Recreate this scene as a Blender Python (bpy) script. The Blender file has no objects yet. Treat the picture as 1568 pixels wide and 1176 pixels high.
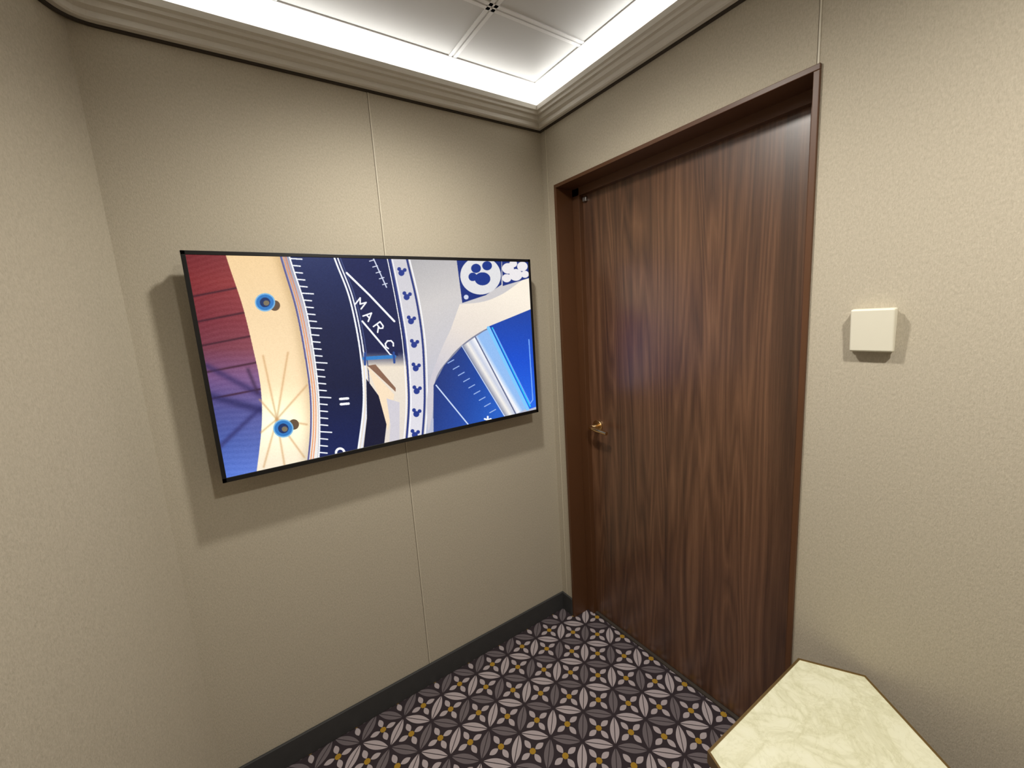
import bpy, numpy as np, math, bmesh
from mathutils import Vector, Euler, Matrix

scn = bpy.context.scene
scn.view_settings.view_transform = 'Standard'
scn.view_settings.look = 'None'
scn.view_settings.exposure = 0.0

# ------------------------------------------------------------ helpers
def s2l(c):
    c = np.asarray(c, float) / 255.0
    return np.where(c <= 0.04045, c / 12.92, ((c + 0.055) / 1.055) ** 2.4)
def col(r, g, b): return tuple(float(v) for v in s2l((r, g, b))) + (1.0,)

class NT:
    """tiny node helper"""
    def __init__(s, name):
        s.m = bpy.data.materials.new(name); s.m.use_nodes = True
        s.t = s.m.node_tree; s.b = s.t.nodes['Principled BSDF']
    def n(s, ty, **k):
        x = s.t.nodes.new(ty)
        for a, v in k.items(): setattr(x, a, v)
        return x
    def l(s, a, b): s.t.links.new(a, b)
    def put(s, sock, v):
        if isinstance(v, (int, float, tuple)): sock.default_value = v
        else: s.l(v, sock)
    def M(s, op, a, b=None, c=None, clamp=False):
        x = s.n('ShaderNodeMath', operation=op, use_clamp=clamp)
        s.put(x.inputs[0], a)
        if b is not None: s.put(x.inputs[1], b)
        if c is not None: s.put(x.inputs[2], c)
        return x.outputs[0]
    def mix(s, f, a, b):
        x = s.n('ShaderNodeMix', data_type='RGBA')
        s.put(x.inputs[0], f); s.put(x.inputs[6], a); s.put(x.inputs[7], b)
        return x.outputs[2]
    def noise(s, vec, scale, detail=3, rough=.5, dist=0.0):
        x = s.n('ShaderNodeTexNoise'); s.l(vec, x.inputs['Vector'])
        x.inputs['Scale'].default_value = scale; x.inputs['Detail'].default_value = detail
        x.inputs['Roughness'].default_value = rough; x.inputs['Distortion'].default_value = dist
        return x.outputs['Fac']
    def obj(s): return s.n('ShaderNodeTexCoord').outputs['Object']
    def mapv(s, vec, sc):
        x = s.n('ShaderNodeMapping'); s.l(vec, x.inputs[0]); x.inputs['Scale'].default_value = sc
        return x.outputs[0]
    def ramp(s, f, stops):
        x = s.n('ShaderNodeValToRGB'); s.l(f, x.inputs[0])
        e = x.color_ramp.elements
        while len(e) < len(stops): e.new(.5)
        for q, (p, c) in zip(e, stops): q.position = p; q.color = c
        return x.outputs[0]
    def bump(s, h, st, dist=.001):
        x = s.n('ShaderNodeBump'); s.l(h, x.inputs['Height'])
        x.inputs['Strength'].default_value = st; x.inputs['Distance'].default_value = dist
        s.l(x.outputs[0], s.b.inputs['Normal'])
    def set(s, **k):
        for a, v in k.items(): s.put(s.b.inputs[a.replace('_', ' ')], v)

def plain(name, c, rough=.5, metal=0.0, var=.08, scale=30, bump=0.0):
    t = NT(name); o = t.obj(); nz = t.noise(o, scale)
    d = tuple(v * (1 - var) for v in c[:3]) + (1,); e = tuple(min(1, v * (1 + var)) for v in c[:3]) + (1,)
    t.set(Base_Color=t.mix(nz, d, e), Roughness=rough, Metallic=metal)
    if bump: t.bump(nz, bump)
    return t.m

def newobj(name, me, mat=None, parent=None):
    ob = bpy.data.objects.new(name, me); scn.collection.objects.link(ob)
    if mat: me.materials.append(mat)
    if parent: ob.parent = parent
    return ob
def mesh(name, vs, fs, mat=None, parent=None):
    me = bpy.data.meshes.new(name); me.from_pydata(vs, [], fs); me.update()
    bm = bmesh.new(); bm.from_mesh(me); bmesh.ops.recalc_face_normals(bm, faces=bm.faces); bm.to_mesh(me); bm.free()
    return newobj(name, me, mat, parent)
def box(name, x0, x1, y0, y1, z0, z1, mat, parent=None, bev=0.0, seg=2):
    vs = [(x, y, z) for x in (x0, x1) for y in (y0, y1) for z in (z0, z1)]
    fs = [(0,1,3,2),(4,6,7,5),(0,4,5,1),(2,3,7,6),(0,2,6,4),(1,5,7,3)]
    ob = mesh(name, vs, fs, mat, parent)
    if bev:
        m = ob.modifiers.new('bevel', 'BEVEL'); m.width = bev; m.segments = seg; m.limit_method = 'ANGLE'
    return ob
def prism(name, poly, z0, z1, mat, parent=None, bev=0.0):
    n = len(poly)
    vs = [(x, y, z0) for x, y in poly] + [(x, y, z1) for x, y in poly]
    fs = [tuple(range(n)), tuple(range(n, 2*n))] + [(i, (i+1) % n, n+(i+1) % n, n+i) for i in range(n)]
    ob = mesh(name, vs, fs, mat, parent)
    if bev:
        m = ob.modifiers.new('bevel', 'BEVEL'); m.width = bev; m.segments = 3; m.limit_method = 'ANGLE'
    return ob
def empty(name, loc=(0, 0, 0)):
    e = bpy.data.objects.new(name, None); scn.collection.objects.link(e); return e
def cyl(name, c, axis, r, h, mat, parent=None, n=40, bev=0.0, r2=None):
    bm = bmesh.new(); bmesh.ops.create_cone(bm, cap_ends=True, segments=n, radius1=r, radius2=r if r2 is None else r2, depth=h)
    q = Vector((0, 0, 1)).rotation_difference(Vector(axis)).to_matrix().to_4x4()
    bmesh.ops.transform(bm, matrix=Matrix.Translation(c) @ q, verts=bm.verts)
    me = bpy.data.meshes.new(name); bm.to_mesh(me); bm.free()
    for p in me.polygons: p.use_smooth = len(p.vertices) == 4
    ob = newobj(name, me, mat, parent)
    if bev:
        m = ob.modifiers.new('bevel', 'BEVEL'); m.width = bev; m.segments = 3; m.limit_method = 'ANGLE'
    return ob

# ------------------------------------------------------------ dimensions
HC = 2.300          # underside of cornice
HCEIL = 2.44
XL = -1.467         # left end of the tv wall
LD = Vector((-0.45, -0.893)).normalized()   # direction of the angled left wall
LL = 2.9
PL = (XL + LD.x * LL, LD.y * LL)
YB = PL[1]          # back wall
# ------------------------------------------------------------ materials
def wall_mat():
    t = NT('woven_vinyl_wallcovering'); o = t.obj()
    a = t.noise(t.mapv(o, (1, 1, .35)), 420, 4, .65)
    b = t.noise(t.mapv(o, (1, 1, .8)), 160, 3, .6)
    big = t.noise(o, 1.3, 2)
    f = t.M('ADD', t.M('MULTIPLY', a, .6), t.M('MULTIPLY', b, .4))
    c = t.ramp(f, [(.3, col(168, 159, 141)), (.7, col(198, 189, 170))])
    c = t.mix(t.M('MULTIPLY', big, .25), c, col(187, 178, 159))
    t.set(Base_Color=c, Roughness=.75); t.b.inputs['Specular IOR Level'].default_value = .25
    t.bump(f, .75, .002)
    return t.m
MW = wall_mat()
M_seam = plain('wall_joint_strip', col(204, 196, 176), .45)
M_line = plain('wall_joint_gap', col(110, 100, 84), .8)
M_gap = plain('dark_shadow_gap', col(62, 54, 46), .8)
M_corn = plain('cornice_painted', col(206, 200, 188), .45, var=.02)
M_ceil = plain('ceiling_panel_enamel', col(206, 206, 204), .5, var=.02, scale=3)
M_bar = plain('ceiling_grid_bar', col(232, 232, 231), .4, var=.02)
M_base = plain('baseboard_charcoal_rubber', col(56, 56, 56), .6, var=.15)
M_frame = plain('door_frame_brown', col(88, 56, 33), .42, var=.06, scale=8)
M_black = plain('tv_black_plastic', col(14, 14, 16), .35)
M_white = plain('switch_plastic', col(226, 222, 204), .4, var=.01)
M_brass = plain('polished_brass', col(226, 196, 148), .22, 1.0, var=.03)
M_brz = plain('table_edge_bronze', col(150, 126, 84), .35, .9)
M_steel = plain('steel', col(190, 190, 190), .3, 1.0)

def carpet():
    t = NT('patterned_carpet'); o = t.obj()
    sp = t.n('ShaderNodeSeparateXYZ'); t.l(o, sp.inputs[0])
    P = 0.115
    k = 1 / (P * math.sqrt(2))
    u = t.M('MULTIPLY', t.M('ADD', sp.outputs[0], sp.outputs[1]), k)
    v = t.M('MULTIPLY', t.M('SUBTRACT', sp.outputs[0], sp.outputs[1]), k)
    cu = t.M('SUBTRACT', t.M('FRACT', u), .5); cv = t.M('SUBTRACT', t.M('FRACT', v), .5)
    eu = t.M('SUBTRACT', t.M('FRACT', t.M('ADD', u, .5)), .5); ev = t.M('SUBTRACT', t.M('FRACT', t.M('ADD', v, .5)), .5)
    def petal(along, across, w, L):
        q = t.M('DIVIDE', along, L); q = t.M('MULTIPLY', q, q)
        lim = t.M('MULTIPLY', t.M('SUBTRACT', 1.0, q), w)
        return t.M('LESS_THAN', t.M('ABSOLUTE', across), lim)
    h = petal(cu, ev, .145, .45); w = petal(cv, eu, .145, .45)
    veinh = t.M('LESS_THAN', t.M('ABSOLUTE', ev), .012); veinw = t.M('LESS_THAN', t.M('ABSOLUTE', eu), .012)
    r2 = 1 / math.sqrt(2)
    a = t.M('MULTIPLY', t.M('ADD', cu, cv), r2); b = t.M('MULTIPLY', t.M('SUBTRACT', cu, cv), r2)
    def sm(a, b): return petal(t.M('SUBTRACT', t.M('ABSOLUTE', a), .26), b, .085, .16)
    s1 = t.M('MAXIMUM', sm(a, b), sm(b, a))
    rr = t.M('SQRT', t.M('ADD', t.M('MULTIPLY', a, a), t.M('MULTIPLY', b, b)))
    dot = t.M('LESS_THAN', rr, .095)
    def par(x, y): return t.M('MODULO', t.M('ADD', t.M('ADD', t.M('FLOOR', x), t.M('FLOOR', y)), 1000.0), 2.0)
    ph = par(u, t.M('ADD', v, .5)); pw = par(t.M('ADD', u, .5), v)
    base = col(60, 52, 56); light = col(186, 174, 176); grey = col(116, 107, 110)
    nz = t.noise(o, 900, 2)
    c = t.mix(s1, base, light)
    c = t.mix(dot, c, col(176, 138, 50))
    ch = t.mix(ph, light, grey); cw = t.mix(pw, grey, light)
    ch = t.mix(veinh, ch, base); cw = t.mix(veinw, cw, base)
    c = t.mix(h, c, ch); c = t.mix(w, c, cw)
    x = t.n('ShaderNodeMix', data_type='RGBA', blend_type='MULTIPLY'); x.inputs[0].default_value = .5
    t.l(c, x.inputs[6]); t.l(t.ramp(nz, [(.3, (.6, .6, .6, 1)), (.7, (1, 1, 1, 1))]), x.inputs[7])
    t.set(Base_Color=x.outputs[2], Roughness=.95); t.b.inputs['Specular IOR Level'].default_value = .1
    t.bump(nz, .5, .002)
    return t.m

def walnut():
    t = NT('walnut_veneer'); o = t.obj()
    g = t.mapv(o, (1, 14, .55))
    big = t.noise(g, 1.6, 4, .55, .6)
    rings = t.M('FRACT', t.M('MULTIPLY', t.noise(t.mapv(o, (1, 5, .35)), 1.5, 2, .4, .3), 16))
    rings = t.M('ABSOLUTE', t.M('SUBTRACT', rings, .5))
    fine = t.noise(t.mapv(o, (1, 120, 2.2)), 3, 4, .7)
    f = t.M('ADD', t.M('ADD', t.M('MULTIPLY', big, .55), t.M('MULTIPLY', rings, .28)), t.M('MULTIPLY', fine, .33))
    c = t.ramp(f, [(.30, col(58, 36, 25)), (.48, col(90, 60, 41)), (.62, col(112, 78, 55)), (.80, col(138, 100, 73))])
    t.set(Base_Color=c, Roughness=.36, Coat_Weight=.8, Coat_Roughness=.27)
    t.bump(fine, .12, .0006)
    return t.m

def marble():
    t = NT('cream_marble'); o = t.obj()
    w = t.noise(o, 5, 6, .6, 1.4); v = t.M('ABSOLUTE', t.M('SUBTRACT', w, .5))
    w2 = t.noise(o, 14, 6, .65, 2.0); v2 = t.M('ABSOLUTE', t.M('SUBTRACT', w2, .5))
    c1 = t.ramp(v, [(0.0, col(200, 198, 164)), (.05, col(220, 219, 190)), (.25, col(230, 230, 208))])
    c2 = t.ramp(v2, [(0.0, col(202, 200, 168)), (.035, col(222, 221, 194)), (.3, col(232, 232, 212))])
    t.set(Base_Color=t.mix(.4, c1, c2), Roughness=.2)
    return t.m

# ------------------------------------------------------------ room shell
DY0, DY1, DT, DD = -0.0815, -1.057, 2.06, 0.109
R0, R1, RT = DY0 - .004, DY1 + .004, DT - .004     # rough opening
T = .12
floor = mesh('floor', [(PL[0]-.3, YB-.2, 0), (0.30, YB-.2, 0), (0.30, .12, 0), (PL[0]-.3, .12, 0)], [(0, 1, 2, 3)], carpet())
box('wall_tv', XL - .06, T, 0, T, 0, 2.6, MW)
wd = empty('wall_door')
box('panel_corner_side', 0, T, R0, 0, 0, 2.6, MW, wd)
box('panel_above_door', 0, T, R1, R0, RT, 2.6, MW, wd)
box('panel_switch_side', 0, T, YB, R1, 0, 2.6, MW, wd)
box('wall_back', PL[0]-.1, T, YB-T, YB, 0, 2.6, MW)
nrm = Vector((-LD.y, LD.x)) * -1   # pointing away from the room
if nrm.x > 0: nrm = -nrm
a = Vector((XL, 0)); b = Vector(PL)
prism('wall_left', [tuple(a), tuple(b), tuple(b + nrm*T), tuple(a + nrm*T)], 0, 2.6, MW)
# wall joints
box('trim_1', -.7430, -.7392, -.0016, 0, .093, HC, M_seam)
box('trim_2', -.0016, 0, -.036, -.032, .093, HC, M_seam)
box('trim_3', -.0016, 0, -1.052, -1.048, DT, HC, M_seam)
box('trim_8', -.7448, -.7430, -.0006, 0, .093, HC, M_line)
box('trim_9', -.0006, 0, -.032, -.030, .093, HC, M_line)
box('trim_10', -.0006, 0, -1.048, -1.046, DT, HC, M_line)

# path of room perimeter used by baseboard / cornice  (inside room, CCW)
path = [Vector((0, YB)), Vector((0, 0)), Vector((XL, 0)), Vector(PL)]
def offset_path(d, pth=path):
    out = []
    n = len(pth)
    for i, p in enumerate(pth):
        def inn(s, e):
            q = (e - s).normalized(); return Vector((-q.y, q.x))   # left of travel = room interior
        if i == 0: m = inn(pth[0], pth[1]); out.append(p + m*d)
        elif i == n-1: m = inn(pth[-2], pth[-1]); out.append(p + m*d)
        else:
            m1 = inn(pth[i-1], p); m2 = inn(p, pth[i+1]); mm = (m1+m2); mm /= (1 + m1.dot(m2))
            out.append(p + mm*d)
    return out
def sweep(name, prof, mat, pth=path, smooth_idx=None):
    """prof: closed list of (offset into the room, z)"""
    rows = [offset_path(d, pth) for d, z in prof]
    n, m = len(prof), len(pth)
    vs = [(rows[j][i].x, rows[j][i].y, prof[j][1]) for i in range(m) for j in range(n)]
    fs = [(i*n+j, i*n+(j+1) % n, (i+1)*n+(j+1) % n, (i+1)*n+j) for i in range(m-1) for j in range(n)]
    fs += [tuple(range(n)), tuple((m-1)*n+j for j in range(n))]
    return mesh(name, vs, fs, mat)
# rounded corner between tv wall and left wall for the cornice
cp = []
a0 = Vector((XL, 0)); p1 = a0 + Vector((.06, 0)); p2 = a0 + LD*.06
for k in range(7):
    s = k/6; cp.append((1-s)**2*p1 + 2*s*(1-s)*a0 + s*s*p2)
cpath = [Vector((0, YB)), Vector((0, 0))] + cp + [Vector(PL)]
# cornice: stepped profile with upstand lip, trough behind it
prof = [(0, HC+.004), (.012, HC+.004), (.012, HC), (.026, HC), (.030, HC+.004), (.030, HC+.018), (.042, HC+.024), (.046, HC+.036),
        (.056, HC+.038), (.058, HC+.046), (.066, HC+.050), (.068, HC+.066), (.062, HC+.066), (.060, HC+.052), (0, HC+.052)]
sweep('trim_4', prof, M_corn, cpath)
sweep('trim_5', [(0, HC-.004), (.010, HC-.004), (.010, HC+.004), (0, HC+.004)], M_gap, cpath)
# white back board of the light cove, and ceiling perimeter trim
sweep('trim_11', [(0, HC+.052), (.003, HC+.052), (.003, HCEIL-.004), (0, HCEIL-.004)], M_bar, cpath)
sweep('trim_6', [(0, HCEIL-.004), (.085, HCEIL-.004), (.085, HCEIL+.0), (0, HCEIL+.0)], M_bar, cpath)
ceil = box('ceiling', PL[0]-.2, T, YB-.1, .1, HCEIL, HCEIL+.02, M_ceil)
g = empty('trim_7')
def bar(n, x0, x1, y0, y1):
    box(n, x0, x1, y0, y1, HCEIL-.003, HCEIL+.001, M_bar, g)
for i, x in enumerate([-.452, -1.015, -1.578, -2.141]):
    for s in (-1, 1): bar('bar_x%d%d' % (i, s), x+s*.009-.006, x+s*.009+.006, YB, -.085)
for i, y in enumerate([-.355, -.918, -1.481, -2.044]):
    for s in (-1, 1): bar('bar_y%d%d' % (i, s), PL[0], -.085, y+s*.009-.006, y+s*.009+.006)

# baseboards
def bb(name, x0, x1, y0, y1): box(name, x0, x1, y0, y1, 0, .093, M_base, None, .002)
bb('baseboard_tv', XL+.0, -.0, -.010, 0)
bb('baseboard_door_corner', -.010, 0, DY0+.001, -.010)
bb('baseboard_door', -.010, 0, YB, DY1-.001)
q = [tuple(a + LD*.01), tuple(b), tuple(b - nrm*.01), tuple(a + LD*.01 - nrm*.01)]
prism('baseboard_left', q, 0, .093, M_base)

# ------------------------------------------------------------ door
dr = empty('door_1')
MWN = walnut()
# leaf
box('leaf', DD, DD+.045, -1.01, -.128, .006, 2.022, MWN, dr, .002)
F = .014
def jamb(n, x0, x1, y0, y1, z0, z1, bev=.0015): box(n, x0, x1, y0, y1, z0, z1, M_frame, dr, bev)
# face + reveal (front part) and rebate stop
jamb('jamb_left', -.008, .085, DY0-F, DY0, 0, DT-F)
jamb('jamb_left_stop', .085, DD+.05, -.1365, DY0, 0, DT-F)
jamb('jamb_right', -.008, .085, DY1, DY1+F, 0, DT-F)
jamb('jamb_right_stop', .085, DD+.05, DY1, -1.005, 0, DT-F)
jamb('head', -.008, .085, DY1, DY0, DT-F, DT)
jamb('head_stop', .085, DD+.05, DY1, DY0, 2.014, DT)
box('threshold', .095, DD+.06, -1.02, -.12, -.001, .005, M_gap, dr)
box('corridor_backing', DD+.05, DD+.07, DY1-.01, DY0+.01, 0, DT, M_gap, dr)
# hinge / closer bit on the top corner
box('top_pivot', DD-.012, DD+.002, -.165, -.143, 1.985, 2.005, M_steel, dr, .003)
# lever handle
hy, hz = -.185, .992
cyl('rosette', (DD-.004, hy, hz), (1, 0, 0), .028, .008, M_brass, dr, bev=.002)
cyl('neck', (DD-.025, hy, hz), (1, 0, 0), .011, .045, M_brass, dr)
cu = bpy.data.curves.new('lever', 'CURVE'); cu.dimensions = '3D'; cu.bevel_depth = .0105; cu.bevel_resolution = 6; cu.use_fill_caps = True
sp = cu.splines.new('BEZIER'); pts = [(DD-.044, hy+.006, hz), (DD-.052, hy-.02, hz), (DD-.052, hy-.10, hz-.006)]
sp.bezier_points.add(2)
for q_, p_ in zip(sp.bezier_points, pts): q_.co = p_; q_.handle_left_type = q_.handle_right_type = 'AUTO'
sp.bezier_points[2].radius = .8
cu.materials.append(M_brass); lv = bpy.data.objects.new('lever', cu); scn.collection.objects.link(lv); lv.parent = dr

# ------------------------------------------------------------ switch
sw = empty('light_switch')
box('back_plate', -.010, 0, -1.229, -1.149, 1.386, 1.481, M_white, sw, .002)
o = mesh('rocker_cover', [(-.010,-1.233,1.383),(-.010,-1.1515,1.383),(-.010,-1.1515,1.484),(-.010,-1.233,1.484),
                  (-.022,-1.232,1.385),(-.022,-1.1525,1.385),(-.030,-1.1525,1.482),(-.030,-1.232,1.482)],
     [(0,1,2,3),(4,5,6,7),(0,1,5,4),(1,2,6,5),(2,3,7,6),(3,0,4,7)], M_white, sw)
m = o.modifiers.new('bevel', 'BEVEL'); m.width = .0035; m.segments = 4

# ------------------------------------------------------------ table
tb = empty('side_table')
top = [(-.508,-1.096), (-.0896,-1.106), (-.019,-1.231), (-.27,-1.565), (-.41,-1.565), (-.565,-1.228)]
TZ = .55
cx = sum(p[0] for p in top)/6; cy = sum(p[1] for p in top)/6
def inset(poly, d):
    out = []
    n = len(poly)
    for i in range(n):
        p0, p, p2 = (Vector(poly[(i+k) % n]) for k in (-1, 0, 1))
        d1 = (p-p0).normalized(); d2 = (p2-p).normalized()
        m1 = Vector((d1.y, -d1.x)); m2 = Vector((d2.y, -d2.x)); mm = (m1+m2)/(1+m1.dot(m2)); out.append(tuple(p+mm*d))
    return out
inn = inset(top, .005)
prism('marble_top', inn, TZ-.02, TZ, marble(), tb)
vs = [(x, y, z) for z in (TZ-.028, TZ+.0015) for P_ in (top, inn) for x, y in P_]
fs = []
for i in range(6):
    j = (i+1) % 6
    fs += [(i, j, 12+j, 12+i), (6+i, 6+j, 18+j, 18+i), (12+i, 12+j, 18+j, 18+i), (i, j, 6+j, 6+i)]
mesh('brass_edge', vs, fs, M_brz, tb)
prism('underside', inset(top, .004), TZ-.026, TZ-.0205, M_brz, tb)
low = [(cx+(x-cx)*.45, cy+(y-cy)*.45) for x, y in top]
prism('pedestal', low, .02, TZ-.026, M_brz, tb, .003)
foot = [(cx+(x-cx)*.75, cy+(y-cy)*.75) for x, y in top]
prism('foot', foot, 0, .02, M_brz, tb, .003)

# ------------------------------------------------------------ television
TX0, TX1, TZ0, TZ1, TYF = -1.3225, -.1615, 1.0930, 1.7483, -.09
BZ = .011
tv = empty('television')
box('case', TX0+.004, TX1-.004, TYF+.006, TYF+.045, TZ0+.004, TZ1-.004, M_black, tv, .004)
box('bezel_left', TX0, TX0+BZ, TYF-.001, TYF+.02, TZ0, TZ1, M_black, tv, .001)
box('bezel_right', TX1-BZ, TX1, TYF-.001, TYF+.02, TZ0, TZ1, M_black, tv, .001)
box('bezel_top', TX0, TX1, TYF-.001, TYF+.02, TZ1-BZ, TZ1, M_black, tv, .001)
box('bezel_bottom', TX0, TX1, TYF-.001, TYF+.02, TZ0, TZ0+BZ+.003, M_black, tv, .001)
box('wall_bracket', -.95, -.55, TYF+.045, 0, 1.25, 1.6, M_black, tv)

# camera model (also used to rectify the artwork measured from the screen)
CR = Euler((1.4090, .0639, -.5957), 'XYZ'); CP = Vector((-1.2446, -1.5269, 1.5188)); FPX = 635.554
Rm = np.array(CR.to_matrix()); Cn = np.array(CP)
def toscreen(x, z):
    P = np.stack([x, np.full_like(x, TYF), z], -1) - Cn
    v = P @ Rm
    return 784 + FPX*v[..., 0]/-v[..., 2], 588 - FPX*v[..., 1]/-v[..., 2]

def cr(points, n=10):
    p = np.array(points, float); p = np.vstack([2*p[0]-p[1], p, 2*p[-1]-p[-2]]); out = []
    for i in range(1, len(p)-2):
        for k in range(n):
            t = k/n
            out.append(.5*((2*p[i]) + (-p[i-1]+p[i+1])*t + (2*p[i-1]-5*p[i]+4*p[i+1]-p[i+2])*t*t + (-p[i-1]+3*p[i]-3*p[i+1]+p[i+2])*t**3))
    out.append(p[-2]); return np.array(out)
NX, NZ = 960, 540
SS = 2
sx0, sx1, sz0, sz1 = TX0+BZ, TX1-BZ, TZ0+BZ+.003, TZ1-BZ
xs = np.linspace(sx0, sx1, NX*SS); zs = np.linspace(sz1, sz0, NZ*SS)
XX, ZZ = np.meshgrid(xs, zs)
U, V = toscreen(XX, ZZ)
IMG = np.zeros(U.shape + (3,)); IMG[:] = (206, 202, 198)
def bb_(x0, x1, y0, y1):
    return (U > x0) & (U < x1) & (V > y0) & (V < y1)
def inpoly(pts):
    pts = np.asarray(pts, float)
    m = bb_(pts[:, 0].min()-1, pts[:, 0].max()+1, pts[:, 1].min()-1, pts[:, 1].max()+1)
    u = U[m]; v = V[m]; ins = np.zeros(u.shape, bool); j = len(pts)-1
    for i in range(len(pts)):
        xi, yi = pts[i]; xj, yj = pts[j]
        if yi != yj:
            c = ((yi > v) != (yj > v)) & (u < (xj-xi)*(v-yi)/(yj-yi)+xi); ins ^= c
        j = i
    out = np.zeros(U.shape, bool); out[m] = ins; return out
def paint(m, c, a=1.0):
    c = np.asarray(c(U[m], V[m]) if callable(c) else c, float); IMG[m] = IMG[m]*(1-a) + c*a
def lerpc(stops, t):
    ts = [s[0] for s in stops]; cs = np.array([s[1] for s in stops], float)
    return np.stack([np.interp(t, ts, cs[:, k]) for k in range(3)], -1)
def poly(pts, c, a=1.0): paint(inpoly(pts), c, a)
def stroke(pts, w, c, a=1.0):
    pts = np.asarray(pts, float)
    m = bb_(pts[:, 0].min()-w, pts[:, 0].max()+w, pts[:, 1].min()-w, pts[:, 1].max()+w)
    u = U[m]; v = V[m]; d = np.full(u.shape, 1e9)
    for p, q in zip(pts[:-1], pts[1:]):
        e = q-p; L = e@e + 1e-9
        t = np.clip(((u-p[0])*e[0]+(v-p[1])*e[1])/L, 0, 1)
        d = np.minimum(d, np.hypot(u-p[0]-t*e[0], v-p[1]-t*e[1]))
    mm = np.zeros(U.shape, bool); mm[m] = d < w/2; paint(mm, c, a)
def disc(x, y, rx, ry, c, a=1.0): paint(((U-x)/rx)**2 + ((V-y)/ry)**2 < 1, c, a)
def between(c1, c2): return np.vstack([c1, c2[::-1]])
def mk(pts): return cr(pts, 8)
def at(curve, y): return np.interp(y, curve[:, 1], curve[:, 0])
def softline(p, q, w, c, a):
    """line fading to its ends and sides"""
    p = np.array(p, float); q = np.array(q, float); e = q-p; L = e@e
    m = bb_(min(p[0], q[0])-3*w, max(p[0], q[0])+3*w, min(p[1], q[1])-3*w, max(p[1], q[1])+3*w)
    u = U[m]; v = V[m]; t = np.clip(((u-p[0])*e[0]+(v-p[1])*e[1])/L, 0, 1)
    d = np.hypot(u-p[0]-t*e[0], v-p[1]-t*e[1]); k = (a*np.exp(-(d/w)**2))[:, None]
    IMG[m] = IMG[m]*(1-k) + np.array(c, float)*k

deck = mk([(341, 375), (352, 410), (372, 470), (388, 535), (399, 590), (401, 650), (392, 730), (386, 760)])
c1 = mk([(424, 375), (434, 410), (452, 470), (465, 535), (474, 600), (475, 660), (470, 715), (468, 740)])
n0 = mk([(436, 375), (447, 410), (466, 470), (478, 535), (486, 600), (488, 660), (486, 715), (484, 740)])
n1 = mk([(505, 375), (516, 405), (535, 455), (549, 520), (556, 580), (556, 630), (547, 700), (544, 730)])
k0 = mk([(592, 375), (598, 400), (610, 460), (620, 520), (625, 580), (626, 625), (622, 680), (620, 700)])
k1 = mk([(618, 375), (624, 400), (638, 460), (647, 520), (650, 580), (650, 625), (646, 680), (644, 700)])
# deck planks
def deckc(u, v):
    t = (v - 390)/340
    base = lerpc([(0, (112, 40, 46)), (.12, (124, 44, 48)), (.3, (110, 40, 52)), (.42, (108, 50, 66)), (.55, (104, 72, 118)), (.7, (66, 70, 132)), (.85, (62, 84, 158)), (1, (74, 108, 196))], t)
    g = np.sin((v*.9 + u*.16)*.8 + np.sin(u*.06)*2)*3 + np.sin((v + u*.2)*2.3)*2
    sh = (np.clip((u-300)/90, -.6, 1)*20)[..., None]
    return np.clip(base + g[..., None] + sh*np.array([1, .8, .7]), 0, 255)
poly(between(np.array([(250, 375), (250, 760)], float), deck), deckc)
for y in (446, 486, 524, 566, 608): softline([265, y+14], [398, y-12], 1.6, (48, 18, 34), .75)
softline([316, 560], [398, 604], 5, (44, 34, 84), .6); softline([320, 606], [400, 628], 6, (36, 34, 84), .7); softline([330, 690], [398, 626], 4, (40, 38, 92), .6); softline([380, 566], [394, 600], 3, (50, 30, 60), .6)
# cream dial rim
def cream(u, v):
    t = (v - 390)/330
    c = lerpc([(0, (232, 200, 152)), (.3, (234, 206, 164)), (.6, (244, 218, 178)), (.8, (255, 236, 200)), (1, (236, 224, 202))], t)
    d = np.hypot(u-424, (v-642))
    edge = np.exp(-((at_arr(c1, v)-u)/10)**2)*26
    return np.clip(c + (30*np.exp(-(d/38)**2))[..., None] - edge[..., None], 0, 255)
def at_arr(curve, y): return np.interp(y, curve[:, 1], curve[:, 0])
poly(between(deck, c1), cream)
for e in [(403, 545), (441, 540), (398, 612), (470, 590), (404, 715), (438, 725), (466, 700), (470, 650), (400, 662)]:
    softline((424, 642), e, 1.7, (196, 154, 106), .6)
# thin coloured rings
poly(between(c1, n0), lambda u, v: lerpc([(0, (150, 150, 170)), (.35, (196, 190, 196)), (.75, (235, 226, 214)), (1, (225, 225, 225))], (v-390)/330))
off = lambda c, d: c + np.array([d, 0])
stroke(off(c1, 1), 2.6, (84, 84, 140)); stroke(off(c1, 5), 1.8, (226, 150, 96)); stroke(off(c1, 8.5), 1.6, (226, 120, 60), .7)
# navy ring
def navy(u, v): return lerpc([(0, (26, 42, 92)), (.35, (14, 26, 66)), (.6, (12, 22, 58)), (1, (16, 32, 88))], (v-390)/330)
poly(between(n0, n1), navy)
stroke(off(n0, 1.5), 2.4, (240, 240, 240))
i = 0
for y in np.arange(396, 708, 10.6):
    x = at(n0, y); L = 17 if i % 5 == 0 else 11
    w = 1.9
    stroke([(x+3, y), (x+3+L, y+1)], w, (238, 240, 246)); i += 1
stroke([(521, 611), (533, 610)], 3.6, (244, 244, 248)); stroke([(522, 619), (534, 618)], 3.6, (244, 244, 248))
disc(521, 693, 8, 8, (240, 240, 246)); disc(521, 693, 4.5, 4.5, navy)
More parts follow.
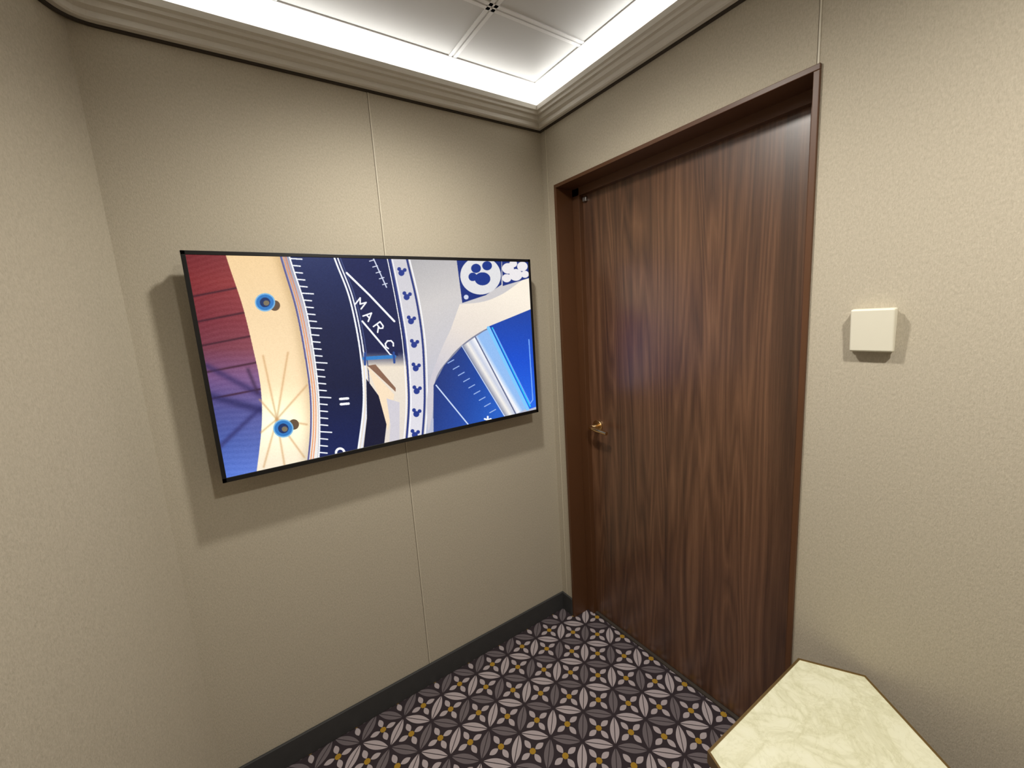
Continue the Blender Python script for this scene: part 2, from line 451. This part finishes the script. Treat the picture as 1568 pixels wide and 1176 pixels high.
# inner part between ring and band
poly(between(n1, k0), lambda u, v: lerpc([(0, (18, 30, 80)), (.45, (16, 26, 70)), (.52, (226, 214, 196)), (1, (214, 206, 200))], (v-390)/330))
stroke(off(n1, 0), 2.6, (236, 238, 244)); stroke(off(n1, 5), 2.2, (222, 224, 234)); stroke(off(n1, 9), 1.6, (60, 72, 120))
stroke([(531, 418), (566, 452), (604, 492)], 3.0, (240, 240, 245))
stroke([(555, 492), (600, 545)], 2.8, (236, 238, 244))
stroke([(572, 396), (592, 440)], 1.8, (200, 206, 226))
for k in range(5): stroke([(566+k*5, 400+k*9), (573+k*5, 398+k*9)], 1.4, (210, 214, 230))
poly([(553, 452), (572, 462), (600, 494), (610, 545), (598, 542), (556, 486)], (16, 26, 72))
poly([(562, 560), (604, 604), (594, 660), (582, 612)], (236, 214, 184))
poly([(563, 560), (606, 600), (606, 594), (575, 558)], (130, 96, 78))
poly([(561, 580), (580, 606), (592, 650), (588, 684), (556, 692), (562, 640)], (14, 18, 48))
poly([(592, 610), (612, 616), (612, 676), (596, 682), (598, 650)], (200, 196, 204))
stroke([(558, 549), (604, 546)], 5.5, (44, 120, 190)); stroke([(559, 541), (559, 558)], 3.5, (36, 70, 140)); stroke([(603, 540), (604, 555)], 3.5, (36, 70, 140))
# letters M A R C along the slanted strip
def glyph(strokes, ox, oy, ex, ey, w=2.2):
    for s in strokes:
        stroke([(ox+ex[0]*x+ey[0]*y, oy+ex[1]*x+ey[1]*y) for x, y in s], w, (246, 246, 250))
G = {'M': [[(0, 0), (0, 1), (.5, .4), (1, 1), (1, 0)]], 'A': [[(0, 0), (.5, 1), (1, 0)], [(.2, .4), (.8, .4)]],
     'R': [[(0, 0), (0, 1), (.7, 1), (.9, .8), (.7, .5), (0, .5)], [(.4, .5), (.95, 0)]],
     'C': [[(.95, .85), (.6, 1), (.2, .9), (0, .5), (.2, .1), (.6, 0), (.95, .15)]]}
for ch, (ox, oy, ang) in zip('MARC', [(544, 466, 38), (556, 484, 46), (572, 500, 54), (588, 525, 62)]):
    r = math.radians(ang); ex = (11.5*math.cos(r), 11.5*math.sin(r)); ey = (12.5*math.sin(r), -12.5*math.cos(r))
    glyph(G[ch], ox, oy, ex, ey)
# band with small motif of three dots
poly(between(k0, k1), lambda u, v: lerpc([(0, (196, 194, 200)), (1, (216, 214, 222))], (v-390)/300))
for c, d in ((k0, 0), (k1, 0)): stroke(off(c, d), 3.2, (36, 52, 118))
stroke(off(k0, 3.5), 1.4, (236, 236, 240)); stroke(off(k1, 4), 1.6, (236, 236, 240)); stroke(off(k0, -4), 1.4, (236, 236, 240))
for y in (417, 454, 491, 527, 563, 598, 633, 665):
    x = (at(k0, y)+at(k1, y))/2
    disc(x, y+1, 4.6, 4.6, (30, 52, 132)); disc(x-3.5, y-5, 2.9, 2.9, (30, 52, 132)); disc(x+5, y-3.5, 2.9, 2.9, (30, 52, 132))
# big silver field shading
field = inpoly(between(off(k1, 5), np.array([(830, 380), (840, 700)], float)))
paint(field, lambda u, v: lerpc([(0, (172, 170, 172)), (.3, (198, 194, 193)), (.6, (192, 190, 196)), (1, (176, 180, 200))], (v-395)/260 + (u-640)/700))
# pale sweeping strut
poly(cr([(704, 466), (740, 462), (770, 450), (815, 424), (818, 476), (780, 488), (742, 506), (712, 526), (690, 548), (668, 580), (664, 620), (656, 660), (655, 600), (672, 545), (690, 505)], 6), lambda u, v: lerpc([(0, (238, 228, 212)), (.5, (222, 212, 202)), (1, (196, 192, 200))], (v-440)/160 + (760-u)/400))
stroke(cr([(812, 476), (780, 489), (742, 506), (712, 526), (690, 548), (668, 582), (664, 640)], 8), 2.2, (120, 124, 146))
# top right badge
poly([(697, 380), (768, 380), (768, 436), (744, 452), (708, 464)], (22, 46, 118))
disc(736, 422, 31, 29, (214, 214, 216))
disc(739, 427, 12, 10, (24, 52, 130)); disc(729, 411, 7.5, 7, (24, 52, 130)); disc(746, 407, 7.5, 7, (24, 52, 130)); disc(724, 424, 6.5, 6.5, (24, 52, 130))
disc(714, 455, 3.6, 3.6, (220, 224, 236), .9)
poly([(768, 380), (830, 380), (830, 420), (770, 438)], (30, 50, 120))
for x, y, r in ((778, 411, 9), (790, 421, 10), (800, 408, 8), (786, 404, 6), (776, 426, 7), (804, 420, 6)): disc(x, y, r, r*.9, (224, 220, 222))
# lower-right blue sectors
def blue1(u, v): return lerpc([(0, (24, 50, 118)), (.5, (28, 66, 150)), (1, (38, 92, 190))], (u-664)/110 + (v-600)/300)
poly([(664, 590), (680, 560), (708, 530), (742, 588), (776, 641), (664, 668)], blue1)
for p, q in (((668, 590), (722, 656)), ((708, 530), (776, 642))): stroke([p, q], 2.0, (190, 206, 236))
for k in range(9):
    x = 686+k*8; y = 556+k*9.5; stroke([(x, y), (x+9, y-5)], 1.4, (150, 176, 226))
poly([(708, 530), (740, 508), (752, 502), (806, 626), (776, 641)], lambda u, v: lerpc([(0, (120, 126, 150)), (.3, (232, 228, 222)), (.5, (190, 196, 214)), (.75, (236, 236, 238)), (1, (140, 180, 230))], ((u-708)-(v-530)*.60)/34))
stroke([(728, 516), (790, 634)], 2, (96, 104, 136))
def blue2(u, v): return lerpc([(0, (30, 66, 156)), (.5, (24, 76, 196)), (1, (36, 100, 222))], (v-480)/140)
poly([(748, 500), (780, 487), (814, 473), (824, 622), (806, 628), (776, 560)], blue2)
stroke([(748, 502), (776, 560), (808, 626)], 5, (120, 190, 240)); stroke([(754, 502), (782, 560), (812, 622)], 2, (40, 190, 230))
stroke([(810, 520), (816, 612), (812, 618), (756, 505)], 1.6, (110, 160, 240))
for k in range(5):
    r = math.radians(72*k-90); stroke([(747, 643), (747+5*math.cos(r), 643+5*math.sin(r))], 2.6, (235, 238, 246))
# blue screws
for x, y, sx_, sy_ in ((406, 463, 421, 468), (434, 656, 450, 650)):
    disc(sx_, sy_, 8, 8, (96, 76, 60)); disc(x, y, 15.5, 14, (120, 176, 216)); disc(x, y, 13.5, 12, (44, 116, 186)); disc(x, y, 8, 7.5, (24, 48, 96)); disc(x+2, y+1, 4.5, 4, (120, 110, 90))

IMG = IMG.reshape(NZ, SS, NX, SS, 3).mean((1, 3))
rng = np.random.default_rng(3); nz_ = np.kron(rng.normal(0, 1, (NZ//2, NX//2)), np.ones((2, 2)))
IMG = s2l(np.clip(IMG + nz_[..., None]*2.2, 0, 255))
xs = np.linspace(sx0, sx1, NX); zs = np.linspace(sz1, sz0, NZ)
XX, ZZ = np.meshgrid(xs, zs)
vv = np.stack([XX, np.full_like(XX, TYF+.001), ZZ], -1).reshape(-1, 3)
idx = np.arange(NX*NZ).reshape(NZ, NX)
qd = np.stack([idx[:-1, :-1], idx[1:, :-1], idx[1:, 1:], idx[:-1, 1:]], -1).reshape(-1, 4)
me = bpy.data.meshes.new('screen')
me.vertices.add(len(vv)); me.vertices.foreach_set('co', vv.ravel())
me.loops.add(qd.size); me.loops.foreach_set('vertex_index', qd.ravel().astype(np.int32))
me.polygons.add(len(qd)); me.polygons.foreach_set('loop_start', np.arange(0, qd.size, 4, dtype=np.int32))
me.update(calc_edges=True); me.validate()
ca = me.color_attributes.new('artwork', 'FLOAT_COLOR', 'POINT')
rgba = np.ones((NX*NZ, 4)); rgba[:, :3] = IMG.reshape(-1, 3)
ca.data.foreach_set('color', rgba.ravel())
t = NT('tv_display')
at_ = t.n('ShaderNodeVertexColor'); at_.layer_name = 'artwork'
t.set(Base_Color=(.004, .004, .005, 1), Roughness=.25, Emission_Strength=1.15); t.l(at_.outputs[0], t.b.inputs['Emission Color'])
newobj('screen', me, t.m, tv)

# ------------------------------------------------------------ lights
def area(name, loc, rotv, sx, sy, power, c=(1, .985, .96)):
    L = bpy.data.lights.new(name, 'AREA'); L.shape = 'RECTANGLE'; L.size = sx; L.size_y = sy; L.energy = power; L.color = c
    o = bpy.data.objects.new(name, L); scn.collection.objects.link(o); o.location = loc; o.rotation_euler = rotv; return o
UP = (math.pi, 0, 0)
area('cove_led_strip_tv', (XL/2, -.03, HC+.060), UP, abs(XL)-.1, .02, 1.4)
area('cove_led_strip_door', (-.03, YB/2, HC+.060), UP, .02, abs(YB)-.1, 2.5)
ang = math.atan2(LD.y, LD.x); c0 = a + LD*LL/2 - nrm*.03
area('cove_led_strip_left', (c0.x, c0.y, HC+.060), (math.pi, 0, -ang) , LL-.1, .02, 2.8).rotation_euler = (math.pi, 0, ang)
M_em = NT('downlight_lens'); M_em.set(Base_Color=(1, 1, 1, 1), Emission_Color=(1, .93, .82, 1), Emission_Strength=8.0)
for k, (x, y, e_) in enumerate(((-.733, -.66, 62), (-.733, -1.763, 84))):
    nm = 'downlight' if k == 0 else 'downlight.%03d' % k
    e = empty(nm)
    cyl('ring', (x, y, HCEIL-.004), (0, 0, 1), .045, .006, M_bar, e)
    cyl('lens', (x, y, HCEIL-.0075), (0, 0, 1), .034, .002, M_em.m, e)
    L = bpy.data.lights.new('lamp', 'SPOT'); L.shadow_soft_size = .045; L.energy = e_; L.color = (1, .955, .88); L.spot_size = math.radians(165); L.spot_blend = 1.0
    o = bpy.data.objects.new('lamp', L); scn.collection.objects.link(o); o.location = (x, y, HCEIL-.05); o.parent = e
w = bpy.data.worlds.new('room_ambient'); scn.world = w; w.use_nodes = True
w.node_tree.nodes['Background'].inputs[0].default_value = (.5, .47, .42, 1); w.node_tree.nodes['Background'].inputs[1].default_value = .1

# ------------------------------------------------------------ camera
cd = bpy.data.cameras.new('camera'); cam = bpy.data.objects.new('camera', cd); scn.collection.objects.link(cam)
cd.sensor_width = 36; cd.lens = FPX/1568*36; cd.clip_start = .01
cam.location = CP; cam.rotation_euler = CR
scn.camera = cam
